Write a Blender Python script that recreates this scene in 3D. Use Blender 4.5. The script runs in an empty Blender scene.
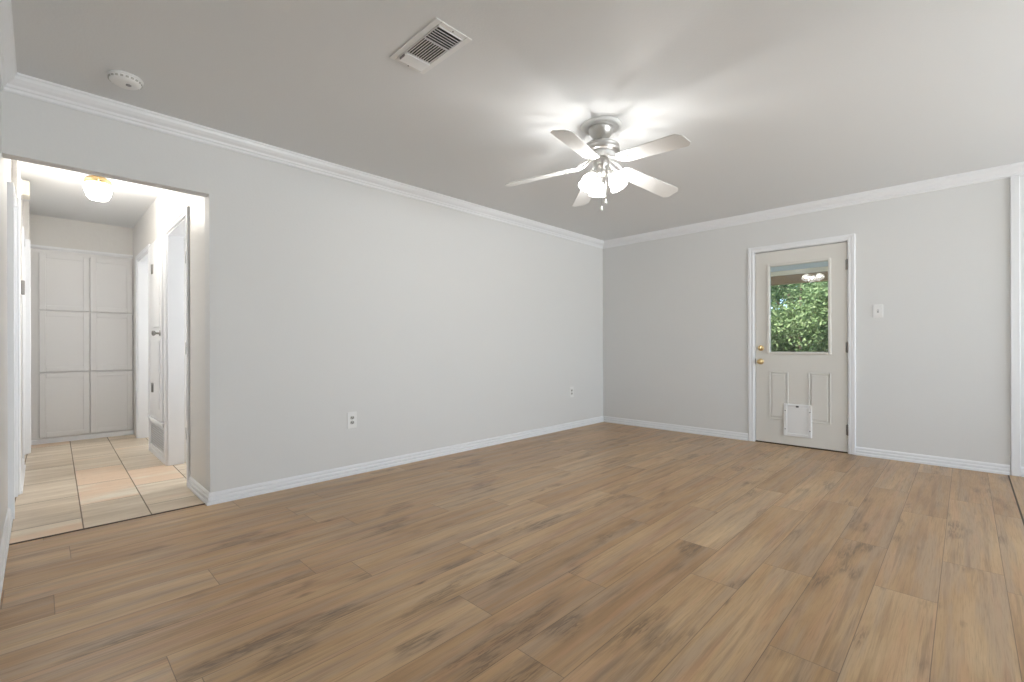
import bpy, bmesh, math, random
from mathutils import Vector, Matrix
R = math.radians
PI = math.pi
scn = bpy.context.scene
col = scn.collection

# ------------------------------------------------------------------ camera, sky, sun, window fill lamps, exposure
cam_d = bpy.data.cameras.new('camera')
cam = bpy.data.objects.new('camera', cam_d)
col.objects.link(cam)
cam.location = (0, 0, 1.04)
YAW = 44.427                                   # degrees from world X axis towards the right-hand wall's far corner
cam.rotation_euler = (R(90), R(0), R(YAW - 90))
cam.rotation_euler = (Matrix.Rotation(R(YAW - 90), 4, 'Z') @ Matrix.Rotation(R(90), 4, 'X') @ Matrix.Rotation(R(-0.1656), 4, 'Z')).to_euler()
cam_d.sensor_fit = 'HORIZONTAL'
cam_d.sensor_width = 36.0
cam_d.lens = 463.166 / 1024 * 36.0
cam_d.shift_y = (346.145 - 341.0) / 1024
cam_d.clip_start = 0.02
scn.camera = cam

world = bpy.data.worlds.new('world')
scn.world = world
world.use_nodes = True
wn = world.node_tree
wn.nodes.clear()
w_out = wn.nodes.new('ShaderNodeOutputWorld')
w_bg = wn.nodes.new('ShaderNodeBackground')
w_sky = wn.nodes.new('ShaderNodeTexSky')
w_sky.sky_type = 'HOSEK_WILKIE'
w_sky.turbidity = 4.0
w_sky.sun_direction = (-0.45, 0.35, 0.82)
w_bg.inputs['Strength'].default_value = 11.0
wn.links.new(w_sky.outputs[0], w_bg.inputs['Color'])
wn.links.new(w_bg.outputs[0], w_out.inputs['Surface'])

sun_d = bpy.data.lights.new('sun', 'SUN')
sun_d.energy = 13
sun_d.angle = R(3)
sun_d.color = (1.0, 0.95, 0.86)
sun = bpy.data.objects.new('sun', sun_d)
col.objects.link(sun)
sun.rotation_euler = Vector((0.45, -0.35, -0.82)).to_track_quat('-Z', 'Y').to_euler()

# added area lamps outside unseen windows, mostly tilted up to brighten the ceiling
def daylight_fill(loc, yaw, tilt, w, h, energy):
    ad = bpy.data.lights.new('daylight_fill', 'AREA')
    ad.shape = 'RECTANGLE'
    ad.size, ad.size_y = w, h
    ad.energy = energy
    ad.color = (0.945, 0.972, 1.0)
    ao = bpy.data.objects.new('daylight_fill', ad)
    col.objects.link(ao)
    ao.location = loc
    ao.rotation_euler = (R(90 + tilt), 0, R(yaw))
daylight_fill((2.60, -3.95, 1.15), 0, 23, 1.72, 1.42, 152)       # yaw 0 shines towards +Y
daylight_fill((4.50, -3.95, 1.15), 0, 20, 1.72, 1.42, 108)
daylight_fill((-0.95, -1.75, 1.15), -90, 18, 1.72, 1.42, 56)  # added behind the camera to brighten the door wall
daylight_fill((2.75, 4.45, 1.45), 90, 0, 0.75, 1.10, 34)         # added fill through an unseen side-room opening, brightens jambs and hall
daylight_fill((2.75, 6.45, 1.45), 90, 0, 0.75, 1.10, 36)    # added fill for the far side room; yaw -90 shines towards +X

scn.view_settings.view_transform = 'Standard'
scn.view_settings.look = 'None'
scn.view_settings.exposure = 0.24
scn.view_settings.gamma = 1.0
scn.view_settings.use_curve_mapping = False

# ------------------------------------------------------------------ helpers
def tag(o, label=None, cat=None, group=None, kind=None):
    if label: o['label'] = label
    if cat: o['category'] = cat
    if group: o['group'] = group
    if kind: o['kind'] = kind
    return o

def empty(name, loc, rz=0, label=None, cat=None, group=None, kind=None):
    o = bpy.data.objects.new(name, None)
    col.objects.link(o)
    o.empty_display_size = 0.1
    o.location = loc
    o.rotation_euler = (0, 0, rz)
    return tag(o, label, cat, group, kind)

class MB:
    """collects shapes; build() links them as ONE mesh object"""
    def __init__(self):
        self.bm = bmesh.new()
    def _merge(self, b2, M=None):
        if M is not None:
            bmesh.ops.transform(b2, matrix=M, verts=b2.verts)
        me = bpy.data.meshes.new('tmp')
        b2.to_mesh(me)
        b2.free()
        self.bm.from_mesh(me)
        bpy.data.meshes.remove(me)
    def box(self, a, b, bev=0.0, M=None, seg=1):
        b2 = bmesh.new()
        lo = [min(a[i], b[i]) for i in range(3)]
        hi = [max(a[i], b[i]) for i in range(3)]
        bmesh.ops.create_cube(b2, size=1.0)
        for v in b2.verts:
            v.co = Vector([lo[i] + (v.co[i] + 0.5) * (hi[i] - lo[i]) for i in range(3)])
        if bev > 0:
            bmesh.ops.bevel(b2, geom=b2.edges[:], offset=bev, segments=seg, affect='EDGES', profile=0.5)
        self._merge(b2, M)
        return self
    def lathe(self, prof, n=32, M=None, cap=True):
        """prof: list of (radius, z), revolved about Z"""
        b2 = bmesh.new()
        rings = []
        for r, z in prof:
            if r < 1e-6:
                rings.append([b2.verts.new((0, 0, z))])
            else:
                rings.append([b2.verts.new((r * math.cos(2 * PI * k / n), r * math.sin(2 * PI * k / n), z)) for k in range(n)])
        for a, b in zip(rings[:-1], rings[1:]):
            for k in range(n):
                k2 = (k + 1) % n
                if len(a) == 1 and len(b) == 1: continue
                if len(a) == 1: b2.faces.new((a[0], b[k2], b[k]))
                elif len(b) == 1: b2.faces.new((a[k], a[k2], b[0]))
                else: b2.faces.new((a[k], a[k2], b[k2], b[k]))
        if cap:
            for rg in (rings[0], rings[-1]):
                if len(rg) > 1:
                    b2.faces.new(rg)
        bmesh.ops.recalc_face_normals(b2, faces=b2.faces)
        for f in b2.faces: f.smooth = len(f.verts) <= 4
        self._merge(b2, M)
        return self
    def tube(self, pts, rad, n=10, M=None, cap=True):
        """round tube along pts; rad is a number or one per point"""
        pts = [Vector(p) for p in pts]
        rr = rad if isinstance(rad, (list, tuple)) else [rad] * len(pts)
        b2 = bmesh.new()
        rings = []
        up = None
        for i, p in enumerate(pts):
            t = (pts[min(i + 1, len(pts) - 1)] - pts[max(i - 1, 0)]).normalized()
            if up is None:
                up = Vector((0, 0, 1)) if abs(t.z) < 0.9 else Vector((1, 0, 0))
            s = t.cross(up).normalized()
            up = s.cross(t).normalized()
            rings.append([b2.verts.new(p + (s * math.cos(2 * PI * k / n) + up * math.sin(2 * PI * k / n)) * rr[i]) for k in range(n)])
        for a, b in zip(rings[:-1], rings[1:]):
            for k in range(n):
                f = b2.faces.new((a[k], a[(k + 1) % n], b[(k + 1) % n], b[k]))
                f.smooth = True
        if cap:
            b2.faces.new(rings[0]); b2.faces.new(rings[-1])
        bmesh.ops.recalc_face_normals(b2, faces=b2.faces)
        self._merge(b2, M)
        return self
    def prism(self, poly, z0, z1, M=None, bev=0.0, seg=1):
        """closed outline (x,y) extruded from z0 to z1"""
        b2 = bmesh.new()
        lo = [b2.verts.new((x, y, z0)) for x, y in poly]
        hi = [b2.verts.new((x, y, z1)) for x, y in poly]
        b2.faces.new(lo[::-1]); b2.faces.new(hi)
        for i in range(len(poly)):
            j = (i + 1) % len(poly)
            b2.faces.new((lo[i], lo[j], hi[j], hi[i]))
        bmesh.ops.recalc_face_normals(b2, faces=b2.faces)
        if bev > 0:
            ed = [e for e in b2.edges if abs(e.verts[0].co.z - e.verts[1].co.z) < 1e-6]
            bmesh.ops.bevel(b2, geom=ed, offset=bev, segments=seg, affect='EDGES', profile=0.5)
        self._merge(b2, M)
        return self
    def sweep(self, path, prof):
        """prof (outward, z) swept along an XY path; outward = right-hand side of travel; mitred corners"""
        b2 = bmesh.new()
        P = [Vector((x, y)) for x, y in path]
        rings = []
        for i, p in enumerate(P):
            def nrm(a, b):
                d = (b - a).normalized()
                return Vector((d.y, -d.x))
            if i == 0: m = nrm(P[0], P[1])
            elif i == len(P) - 1: m = nrm(P[-2], P[-1])
            else:
                n1, n2 = nrm(P[i - 1], P[i]), nrm(P[i], P[i + 1])
                m = (n1 + n2) / (1 + n1.dot(n2))
            rings.append([b2.verts.new((p.x + m.x * o, p.y + m.y * o, z)) for o, z in prof])
        n = len(prof)
        for a, b in zip(rings[:-1], rings[1:]):
            for k in range(n):
                b2.faces.new((a[k], a[(k + 1) % n], b[(k + 1) % n], b[k]))
        b2.faces.new(rings[0]); b2.faces.new(rings[-1])
        bmesh.ops.recalc_face_normals(b2, faces=b2.faces)
        self._merge(b2)
        return self
    def quadmesh(self, verts, faces):
        vs = [self.bm.verts.new(v) for v in verts]
        for f in faces:
            self.bm.faces.new([vs[i] for i in f])
        return self
    def build(self, name, m, parent=None, loc=None):
        me = bpy.data.meshes.new(name)
        self.bm.to_mesh(me)
        self.bm.free()
        me.materials.append(m)
        o = bpy.data.objects.new(name, me)
        col.objects.link(o)
        if parent is not None: o.parent = parent
        if loc is not None: o.location = loc
        return o

def struct(o):
    o['kind'] = 'structure'
    return o

def copy_tree(o, parent=None):
    c = o.copy()
    col.objects.link(c)
    c.parent = parent
    for ch in list(o.children): copy_tree(ch, c)
    return c

# ------------------------------------------------------------------ materials
def mat(name, base=(0.8, 0.8, 0.8), rough=0.5, metal=0.0, spec=0.5, bump=None, emit=None, estr=0.0):
    m = bpy.data.materials.new(name)
    m.use_nodes = True
    nt = m.node_tree
    b = nt.nodes['Principled BSDF']
    b.inputs['Base Color'].default_value = (*base, 1)
    b.inputs['Roughness'].default_value = rough
    b.inputs['Metallic'].default_value = metal
    b.inputs['Specular IOR Level'].default_value = spec
    if emit:
        b.inputs['Emission Color'].default_value = (*emit, 1)
        b.inputs['Emission Strength'].default_value = estr
    if bump:
        sc, strength, dist = bump
        tc = nt.nodes.new('ShaderNodeTexCoord')
        no = nt.nodes.new('ShaderNodeTexNoise')
        no.inputs['Scale'].default_value = sc
        no.inputs['Detail'].default_value = 3
        bp = nt.nodes.new('ShaderNodeBump')
        bp.inputs['Strength'].default_value = strength
        bp.inputs['Distance'].default_value = dist
        nt.links.new(tc.outputs['Object'], no.inputs['Vector'])
        nt.links.new(no.outputs['Fac'], bp.inputs['Height'])
        nt.links.new(bp.outputs['Normal'], b.inputs['Normal'])
    return m

class NT:
    """small shorthand for node graphs"""
    def __init__(self, m):
        self.nt = m.node_tree
        self.b = self.nt.nodes['Principled BSDF']
    def n(self, t, **kw):
        nd = self.nt.nodes.new(t)
        for k, v in kw.items(): setattr(nd, k, v)
        return nd
    def put(self, sock, v):
        if isinstance(v, (int, float, tuple)): sock.default_value = v
        else: self.nt.links.new(v, sock)
    def math(self, op, a, b=0.0, c=None, clamp=False):
        nd = self.n('ShaderNodeMath', operation=op, use_clamp=clamp)
        self.put(nd.inputs[0], a); self.put(nd.inputs[1], b)
        if c is not None: self.put(nd.inputs[2], c)
        return nd.outputs[0]
    def comb(self, x, y, z=0.0):
        nd = self.n('ShaderNodeCombineXYZ')
        for i, v in enumerate((x, y, z)): self.put(nd.inputs[i], v)
        return nd.outputs[0]
    def noise(self, vec, scale, detail=3, rough=0.5, dist=0.0):
        nd = self.n('ShaderNodeTexNoise')
        self.put(nd.inputs['Vector'], vec)
        nd.inputs['Scale'].default_value = scale
        nd.inputs['Detail'].default_value = detail
        nd.inputs['Roughness'].default_value = rough
        nd.inputs['Distortion'].default_value = dist
        return nd.outputs['Fac']
    def ramp(self, fac, stops):
        nd = self.n('ShaderNodeValToRGB')
        cr = nd.color_ramp
        while len(cr.elements) < len(stops): cr.elements.new(0.5)
        for e, (p, c) in zip(cr.elements, stops):
            e.position = p
            e.color = (*c, 1) if len(c) == 3 else c
        self.put(nd.inputs[0], fac)
        return nd.outputs[0]
    def mix(self, fac, a, b, blend='MIX'):
        nd = self.n('ShaderNodeMix', data_type='RGBA', blend_type=blend)
        self.put(nd.inputs[0], fac)
        for s, v in ((nd.inputs[6], a), (nd.inputs[7], b)):
            if isinstance(v, tuple): s.default_value = (*v, 1) if len(v) == 3 else v
            else: self.nt.links.new(v, s)
        return nd.outputs[2]
    def step(self, v, lo, hi):
        nd = self.n('ShaderNodeMapRange', interpolation_type='SMOOTHSTEP')
        self.put(nd.inputs[0], v)
        nd.inputs[1].default_value = lo; nd.inputs[2].default_value = hi
        return nd.outputs[0]

def srgb(r, g, b):
    f = lambda c: (c / 255 / 12.92) if c / 255 <= 0.04045 else ((c / 255 + 0.055) / 1.055) ** 2.4
    return (f(r), f(g), f(b))

M_WALL = mat('wall_paint', (0.757, 0.758, 0.752), 0.62, spec=0.35, bump=(60, 0.10, 0.004))
M_HALL = mat('hall_wall_paint', (0.76, 0.745, 0.72), 0.45, spec=0.5, bump=(26, 0.30, 0.006))
M_CEIL = mat('ceiling_paint', (0.795, 0.806, 0.814), 0.85, spec=0.2, bump=(90, 0.15, 0.004))
M_TRIM = mat('white_trim_paint', (0.875, 0.885, 0.905), 0.33)
M_DOOR = mat('door_paint', (0.755, 0.735, 0.69), 0.42)
M_CAB = mat('cabinet_paint', (0.78, 0.775, 0.775), 0.42)
M_WHITE = mat('white_plastic', (0.86, 0.86, 0.855), 0.35)
M_SOCK = mat('almond_plastic', (0.52, 0.51, 0.48), 0.4)
M_SLOT = mat('dark_slot', (0.05, 0.05, 0.05), 0.6)
M_GREYP = mat('grey_plastic', (0.30, 0.29, 0.29), 0.45)
M_BRASS = mat('polished_brass', (0.74, 0.56, 0.30), 0.30, metal=1.0)
M_NICKEL = mat('brushed_nickel', (0.62, 0.61, 0.59), 0.36, metal=1.0)
M_STEEL = mat('dark_hinge_steel', (0.30, 0.29, 0.28), 0.38, metal=1.0)
M_BLADE = mat('fan_blade_white', (0.80, 0.80, 0.79), 0.32)
M_SEAM = mat('dark_seam', (0.075, 0.050, 0.032), 0.6)
M_BEAM = mat('porch_beam_wood', (0.36, 0.245, 0.145), 0.8, bump=(14, 0.4, 0.01))
M_PORCH = mat('porch_ceiling_paint', (0.82, 0.82, 0.82), 0.7)
M_FASCIA = mat('cream_fascia_paint', (0.90, 0.80, 0.60), 0.6)
M_CONC = mat('concrete', (0.58, 0.56, 0.53), 0.85, bump=(40, 0.3, 0.01))
M_BARK = mat('bark', (0.15, 0.11, 0.08), 0.9, bump=(30, 0.8, 0.02))
M_FENCE = mat('weathered_fence_wood', (0.30, 0.25, 0.20), 0.85, bump=(20, 0.4, 0.01))

def glass_mat(name, tint):
    m = bpy.data.materials.new(name)
    m.use_nodes = True
    nt = m.node_tree
    nt.nodes.clear()
    out = nt.nodes.new('ShaderNodeOutputMaterial')
    tr = nt.nodes.new('ShaderNodeBsdfTransparent')
    tr.inputs['Color'].default_value = (*tint, 1)
    gl = nt.nodes.new('ShaderNodeBsdfGlossy')
    gl.inputs['Roughness'].default_value = 0.0
    fr = nt.nodes.new('ShaderNodeFresnel')
    fr.inputs['IOR'].default_value = 1.55
    mx = nt.nodes.new('ShaderNodeMixShader')
    nt.links.new(fr.outputs[0], mx.inputs[0])
    nt.links.new(tr.outputs[0], mx.inputs[1])
    nt.links.new(gl.outputs[0], mx.inputs[2])
    nt.links.new(mx.outputs[0], out.inputs['Surface'])
    return m
M_GLASS = glass_mat('window_glass', (0.97, 0.98, 0.97))

def lit_glass(name, emit, estr, clear):
    """frosted lamp glass: lets part of the bulb's light straight through, glows a little itself"""
    m = mat(name, (0.9, 0.9, 0.89), 0.25)
    nt = m.node_tree
    tr = nt.nodes.new('ShaderNodeBsdfTransparent')
    tl = nt.nodes.new('ShaderNodeBsdfTranslucent')
    tl.inputs['Color'].default_value = (0.9, 0.9, 0.88, 1)
    m1 = nt.nodes.new('ShaderNodeMixShader'); m1.inputs[0].default_value = 0.5
    m2 = nt.nodes.new('ShaderNodeMixShader'); m2.inputs[0].default_value = clear
    out = nt.nodes['Material Output']
    nt.links.new(nt.nodes['Principled BSDF'].outputs[0], m1.inputs[1]); nt.links.new(tl.outputs[0], m1.inputs[2])
    nt.links.new(m1.outputs[0], m2.inputs[1]); nt.links.new(tr.outputs[0], m2.inputs[2])
    em = nt.nodes.new('ShaderNodeEmission')
    em.inputs['Color'].default_value = (*emit, 1)
    em.inputs['Strength'].default_value = estr
    ad = nt.nodes.new('ShaderNodeAddShader')
    nt.links.new(m2.outputs[0], ad.inputs[0]); nt.links.new(em.outputs[0], ad.inputs[1])
    nt.links.new(ad.outputs[0], out.inputs['Surface'])
    return m
M_SHADE = lit_glass('lit_frosted_glass', (1.0, 0.97, 0.93), 2.6, 0.93)
M_HSHADE = lit_glass('lit_ribbed_glass', (1.0, 0.96, 0.90), 5.0, 0.90)

def bulb_light(parent, loc, watts, radius, color):
    ld = bpy.data.lights.new('bulb_light', 'POINT')
    ld.energy = watts
    ld.shadow_soft_size = radius
    ld.color = color
    lo = bpy.data.objects.new('bulb_light', ld)
    col.objects.link(lo)
    lo.parent = parent
    lo.location = loc
    return lo

def leaf_mat(name, c1, c2, c3):
    m = mat(name, c1, 0.5, spec=0.3)
    t = NT(m)
    g = t.n('ShaderNodeNewGeometry')
    c = t.ramp(g.outputs['Random Per Island'], [(0.0, c1), (0.5, c2), (1.0, c3)])
    t.put(t.b.inputs['Base Color'], c)
    tl = t.n('ShaderNodeBsdfTranslucent')
    t.nt.links.new(c, tl.inputs['Color'])
    mx = t.n('ShaderNodeMixShader')
    mx.inputs[0].default_value = 0.35
    out = t.nt.nodes['Material Output']
    t.nt.links.new(t.b.outputs[0], mx.inputs[1])
    t.nt.links.new(tl.outputs[0], mx.inputs[2])
    t.nt.links.new(mx.outputs[0], out.inputs['Surface'])
    return m
M_LEAF = leaf_mat('green_leaves', (0.10, 0.165, 0.065), (0.16, 0.24, 0.10), (0.30, 0.37, 0.19))
M_LEAFD = leaf_mat('dark_green_leaves', (0.06, 0.14, 0.05), (0.11, 0.21, 0.075), (0.20, 0.31, 0.12))

def plank_material():
    m = mat('wood_plank', (0.3, 0.22, 0.15), 0.42, spec=0.45)
    t = NT(m)
    pu = t.n('ShaderNodeUVMap', uv_map='pu')
    pv = t.n('ShaderNodeUVMap', uv_map='pv')
    su = t.n('ShaderNodeSeparateXYZ'); t.nt.links.new(pu.outputs[0], su.inputs[0])
    sv = t.n('ShaderNodeSeparateXYZ'); t.nt.links.new(pv.outputs[0], sv.inputs[0])
    u, u2, v, v2 = su.outputs[0], su.outputs[1], sv.outputs[0], sv.outputs[1]
    at = t.n('ShaderNodeAttribute', attribute_name='seed', attribute_type='GEOMETRY')
    seed = at.outputs['Fac']
    s1 = t.math('FRACT', t.math('MULTIPLY', seed, 7.13))
    s2 = t.math('FRACT', t.math('MULTIPLY', seed, 23.71))
    ofs = t.math('MULTIPLY', seed, 91.0)
    uo = t.math('ADD', u, ofs)
    # base tone per plank, drifting slowly along the board
    drift = t.noise(t.comb(t.math('MULTIPLY', uo, 1.0), t.math('MULTIPLY', v, 5.0), ofs), 1.4, 3, 0.55)
    tone = t.math('ADD', t.math('MULTIPLY', s1, 0.26), t.math('MULTIPLY', drift, 0.74))
    base = t.ramp(tone, [(0.26, srgb(166, 131, 93)), (0.46, srgb(186, 151, 110)), (0.62, srgb(198, 166, 126)), (0.82, srgb(212, 184, 145))])
    # grey / reddish bands running along the grain
    greyf = t.math('MULTIPLY', t.step(t.noise(t.comb(t.math('MULTIPLY', uo, 0.9), t.math('MULTIPLY', v, 11.0), s2), 1.3, 3, 0.6), 0.42, 0.64), 0.62)
    base = t.mix(greyf, base, srgb(172, 150, 127))
    redf = t.math('MULTIPLY', t.step(t.noise(t.comb(t.math('MULTIPLY', uo, 0.8), t.math('MULTIPLY', v, 13.0), t.math('ADD', s1, 4.0)), 1.5, 2), 0.50, 0.70), 0.42)
    base = t.mix(redf, base, srgb(198, 153, 117))
    # long streaks
    st = t.noise(t.comb(t.math('MULTIPLY', uo, 1.1), t.math('MULTIPLY', v, 30.0), s2), 1.0, 5, 0.62, 0.3)
    base = t.mix(t.math('MULTIPLY', t.step(st, 0.48, 0.72), 0.40), base, srgb(122, 94, 69))
    sf = t.noise(t.comb(t.math('MULTIPLY', uo, 1.9), t.math('MULTIPLY', v, 60.0), t.math('ADD', s2, 9.0)), 1.0, 4, 0.66, 0.5)
    sfm = t.noise(t.comb(t.math('MULTIPLY', uo, 1.2), t.math('MULTIPLY', v, 8.0), t.math('ADD', ofs, 5.0)), 1.2, 2, 0.5)
    base = t.mix(t.math('MULTIPLY', t.step(sf, 0.50, 0.64), t.math('MULTIPLY', t.step(sfm, 0.36, 0.66), 0.36)), base, srgb(118, 94, 70))
    # fine grain
    fg = t.noise(t.comb(t.math('MULTIPLY', uo, 9.0), t.math('MULTIPLY', v, 260.0), s1), 1.0, 2, 0.6)
    base = t.mix(t.math('MULTIPLY', t.step(fg, 0.45, 0.8), 0.30), base, srgb(124, 98, 74))
    # dark cathedral patches
    pn = t.noise(t.comb(t.math('MULTIPLY', uo, 2.1), t.math('MULTIPLY', v, 6.5), t.math('ADD', ofs, 3.0)), 1.0, 2, 0.5)
    pm = t.step(pn, 0.56, 0.69)
    wv = t.noise(t.comb(t.math('MULTIPLY', uo, 9.0), t.math('MULTIPLY', v, 75.0), ofs), 1.0, 3, 0.6, 1.2)
    base = t.mix(t.math('MULTIPLY', pm, t.math('ADD', 0.16, t.math('MULTIPLY', t.step(wv, 0.40, 0.62), 0.46))), base, srgb(92, 73, 57))
    # knots
    vo = t.n('ShaderNodeTexVoronoi', feature='F1')
    t.put(vo.inputs['Vector'], t.comb(t.math('MULTIPLY', uo, 1.7), t.math('MULTIPLY', v, 5.2), ofs))
    vo.inputs['Scale'].default_value = 1.0
    kd = t.math('ADD', vo.outputs['Distance'], t.math('MULTIPLY', t.noise(t.comb(uo, t.math('MULTIPLY', v, 3.0)), 24, 2), 0.07))
    kc = t.n('ShaderNodeSeparateColor'); t.nt.links.new(vo.outputs['Color'], kc.inputs[0])
    kon = t.step(kc.outputs[0], 0.50, 0.56)
    kf = t.math('MULTIPLY', t.math('SUBTRACT', 1.0, t.step(kd, 0.04, 0.13)), kon)
    base = t.mix(t.math('MULTIPLY', kf, 0.75), base, srgb(72, 54, 42))
    # seams
    e = t.math('MINIMUM', t.math('MINIMUM', u, u2), t.math('MINIMUM', v, v2))
    sm = t.math('SUBTRACT', 1.0, t.step(e, 0.0004, 0.0020))
    base = t.mix(t.math('MULTIPLY', sm, 0.62), base, srgb(62, 46, 34))
    t.put(t.b.inputs['Base Color'], base)
    rr = t.math('ADD', 0.27, t.math('MULTIPLY', fg, 0.16))
    t.put(t.b.inputs['Roughness'], rr)
    bp = t.n('ShaderNodeBump')
    bp.inputs['Strength'].default_value = 0.25
    bp.inputs['Distance'].default_value = 0.002
    t.put(bp.inputs['Height'], t.math('SUBTRACT', t.math('MULTIPLY', fg, 0.4), sm))
    t.nt.links.new(bp.outputs[0], t.b.inputs['Normal'])
    return m
M_WOOD = plank_material()

def tile_material():
    m = mat('travertine_tile', (0.6, 0.5, 0.38), 0.35, spec=0.5)
    t = NT(m)
    tc = t.n('ShaderNodeTexCoord')
    sp = t.n('ShaderNodeSeparateXYZ'); t.nt.links.new(tc.outputs['Object'], sp.inputs[0])
    x, y = sp.outputs[0], sp.outputs[1]
    xs = t.math('SUBTRACT', x, t.math('MULTIPLY', t.math('SUBTRACT', y, 3.65), 0.017))
    W, L = 0.3115, 0.605
    cx = t.math('DIVIDE', t.math('SUBTRACT', xs, 0.176 - 4 * W), W)
    ci = t.math('FLOOR', cx)
    half = t.math('MULTIPLY', t.math('MODULO', ci, 2.0), 0.5)          # columns 4, 6 (even): middle column is shifted by half
    cy = t.math('ADD', t.math('DIVIDE', t.math('SUBTRACT', y, 4.16 - 8 * L), L), half)
    ri = t.math('FLOOR', cy)
    fx = t.math('FRACT', cx); fy = t.math('FRACT', cy)
    ex = t.math('MULTIPLY', t.math('MINIMUM', fx, t.math('SUBTRACT', 1.0, fx)), W)
    ey = t.math('MULTIPLY', t.math('MINIMUM', fy, t.math('SUBTRACT', 1.0, fy)), L)
    e = t.math('MINIMUM', ex, ey)
    wn_ = t.n('ShaderNodeTexWhiteNoise', noise_dimensions='2D')
    t.put(wn_.inputs['Vector'], t.comb(ci, ri))
    rnd = wn_.outputs['Value']
    o3 = t.math('MULTIPLY', rnd, 40.0)
    band = t.noise(t.comb(t.math('MULTIPLY', x, 1.3), t.math('MULTIPLY', y, 9.0), o3), 1.2, 5, 0.6, 0.4)
    big = t.noise(t.comb(t.math('MULTIPLY', x, 1.0), t.math('MULTIPLY', y, 3.0), o3), 1.3, 3, 0.5)
    c = t.ramp(t.math('ADD', t.math('MULTIPLY', band, 0.7), t.math('MULTIPLY', rnd, 0.3)),
               [(0.30, srgb(190, 170, 144)), (0.47, srgb(216, 199, 175)), (0.66, srgb(238, 227, 208))])
    c = t.mix(t.math('MULTIPLY', t.step(t.math('ADD', t.math('MULTIPLY', big, 0.6), t.math('MULTIPLY', rnd, 0.4)), 0.50, 0.64), 0.6), c, srgb(228, 186, 146))
    fleck = t.noise(t.comb(t.math('MULTIPLY', x, 18.0), t.math('MULTIPLY', y, 60.0), o3), 1.0, 3, 0.6)
    c = t.mix(t.math('MULTIPLY', t.step(fleck, 0.56, 0.70), 0.35), c, srgb(176, 152, 124))
    g = t.math('SUBTRACT', 1.0, t.step(e, 0.0022, 0.0042))
    c = t.mix(t.math('MULTIPLY', g, 0.85), c, srgb(104, 90, 74))
    t.put(t.b.inputs['Base Color'], c)
    t.put(t.b.inputs['Roughness'], t.math('ADD', 0.30, t.math('MULTIPLY', g, 0.5)))
    bp = t.n('ShaderNodeBump')
    bp.inputs['Strength'].default_value = 0.4
    bp.inputs['Distance'].default_value = 0.003
    t.put(bp.inputs['Height'], t.math('SUBTRACT', 1.0, g))
    t.nt.links.new(bp.outputs[0], t.b.inputs['Normal'])
    return m
M_TILE = tile_material()

def grass_material():
    m = mat('lawn', (0.1, 0.18, 0.05), 0.9)
    t = NT(m)
    tc = t.n('ShaderNodeTexCoord')
    n1 = t.noise(tc.outputs['Object'], 3.0, 5, 0.6)
    t.put(t.b.inputs['Base Color'], t.ramp(n1, [(0.3, (0.13, 0.14, 0.07)), (0.7, (0.24, 0.24, 0.14))]))
    return m
M_LAWN = grass_material()

# ------------------------------------------------------------------ dimensions (metres; X runs along the long left wall, Y across the room)
XN, XD = -0.135, 5.4275        # near wall, door wall
YL, YS = 3.567, -3.20          # left wall, window wall (out of frame, right)
H = 2.468
XO = 0.787                     # right edge of the hall opening = face of the hall's right wall
YE = 7.12                      # face of the hall's end
T = 0.12
BB = [(0, 0), (0.021, 0), (0.021, 0.014), (0.018, 0.020), (0.009, 0.022), (0.009, 0.026), (0.0145, 0.029), (0.0150, 0.040), (0.013, 0.046), (0.006, 0.049), (0.006, 0.053), (0.011, 0.056), (0.0105, 0.066), (0.007, 0.074), (0.003, 0.078), (0, 0.078)]
CR = [(0, H), (0.056, H), (0.056, H - 0.010), (0.050, H - 0.016), (0.046, H - 0.030), (0.034, H - 0.046), (0.020, H - 0.058),
      (0.016, H - 0.070), (0.010, H - 0.074), (0.010, H - 0.088), (0.006, H - 0.094), (0, H - 0.094)]

# ------------------------------------------------------------------ floor of wood planks
def plank_floor(name, x0, x1, y0, y1, rows, L, seedbase, phases=None):
    rnd = random.Random(seedbase)
    verts, faces, uvu, uvv, seeds = [], [], [], [], []
    for (a, b, r) in rows:
        ph = phases.get(r) if phases and r in phases else x0 + rnd.uniform(0, L)
        k0 = math.floor((x0 - ph) / L)
        xx = ph + k0 * L
        while xx < x1:
            s, e = max(xx, x0), min(xx + L, x1)
            if e - s > 1e-4:
                i = len(verts)
                verts += [(s, a, 0), (e, a, 0), (e, b, 0), (s, b, 0)]
                faces.append((i, i + 1, i + 2, i + 3))
                uvu += [(s - xx, xx + L - s), (e - xx, xx + L - e), (e - xx, xx + L - e), (s - xx, xx + L - s)]
                uvv += [(0, b - a), (0, b - a), (b - a, 0), (b - a, 0)]
                seeds.append(rnd.random())
            xx += L
    me = bpy.data.meshes.new(name)
    me.from_pydata(verts, [], faces)
    lu = me.uv_layers.new(name='pu'); lv = me.uv_layers.new(name='pv')
    for i in range(len(uvu)):
        lu.data[i].uv = uvu[i]; lv.data[i].uv = uvv[i]
    at = me.attributes.new('seed', 'FLOAT', 'FACE')
    for i, s in enumerate(seeds): at.data[i].value = s
    me.materials.append(M_WOOD)
    o = bpy.data.objects.new(name, me)
    col.objects.link(o)
    return struct(o)

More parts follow.
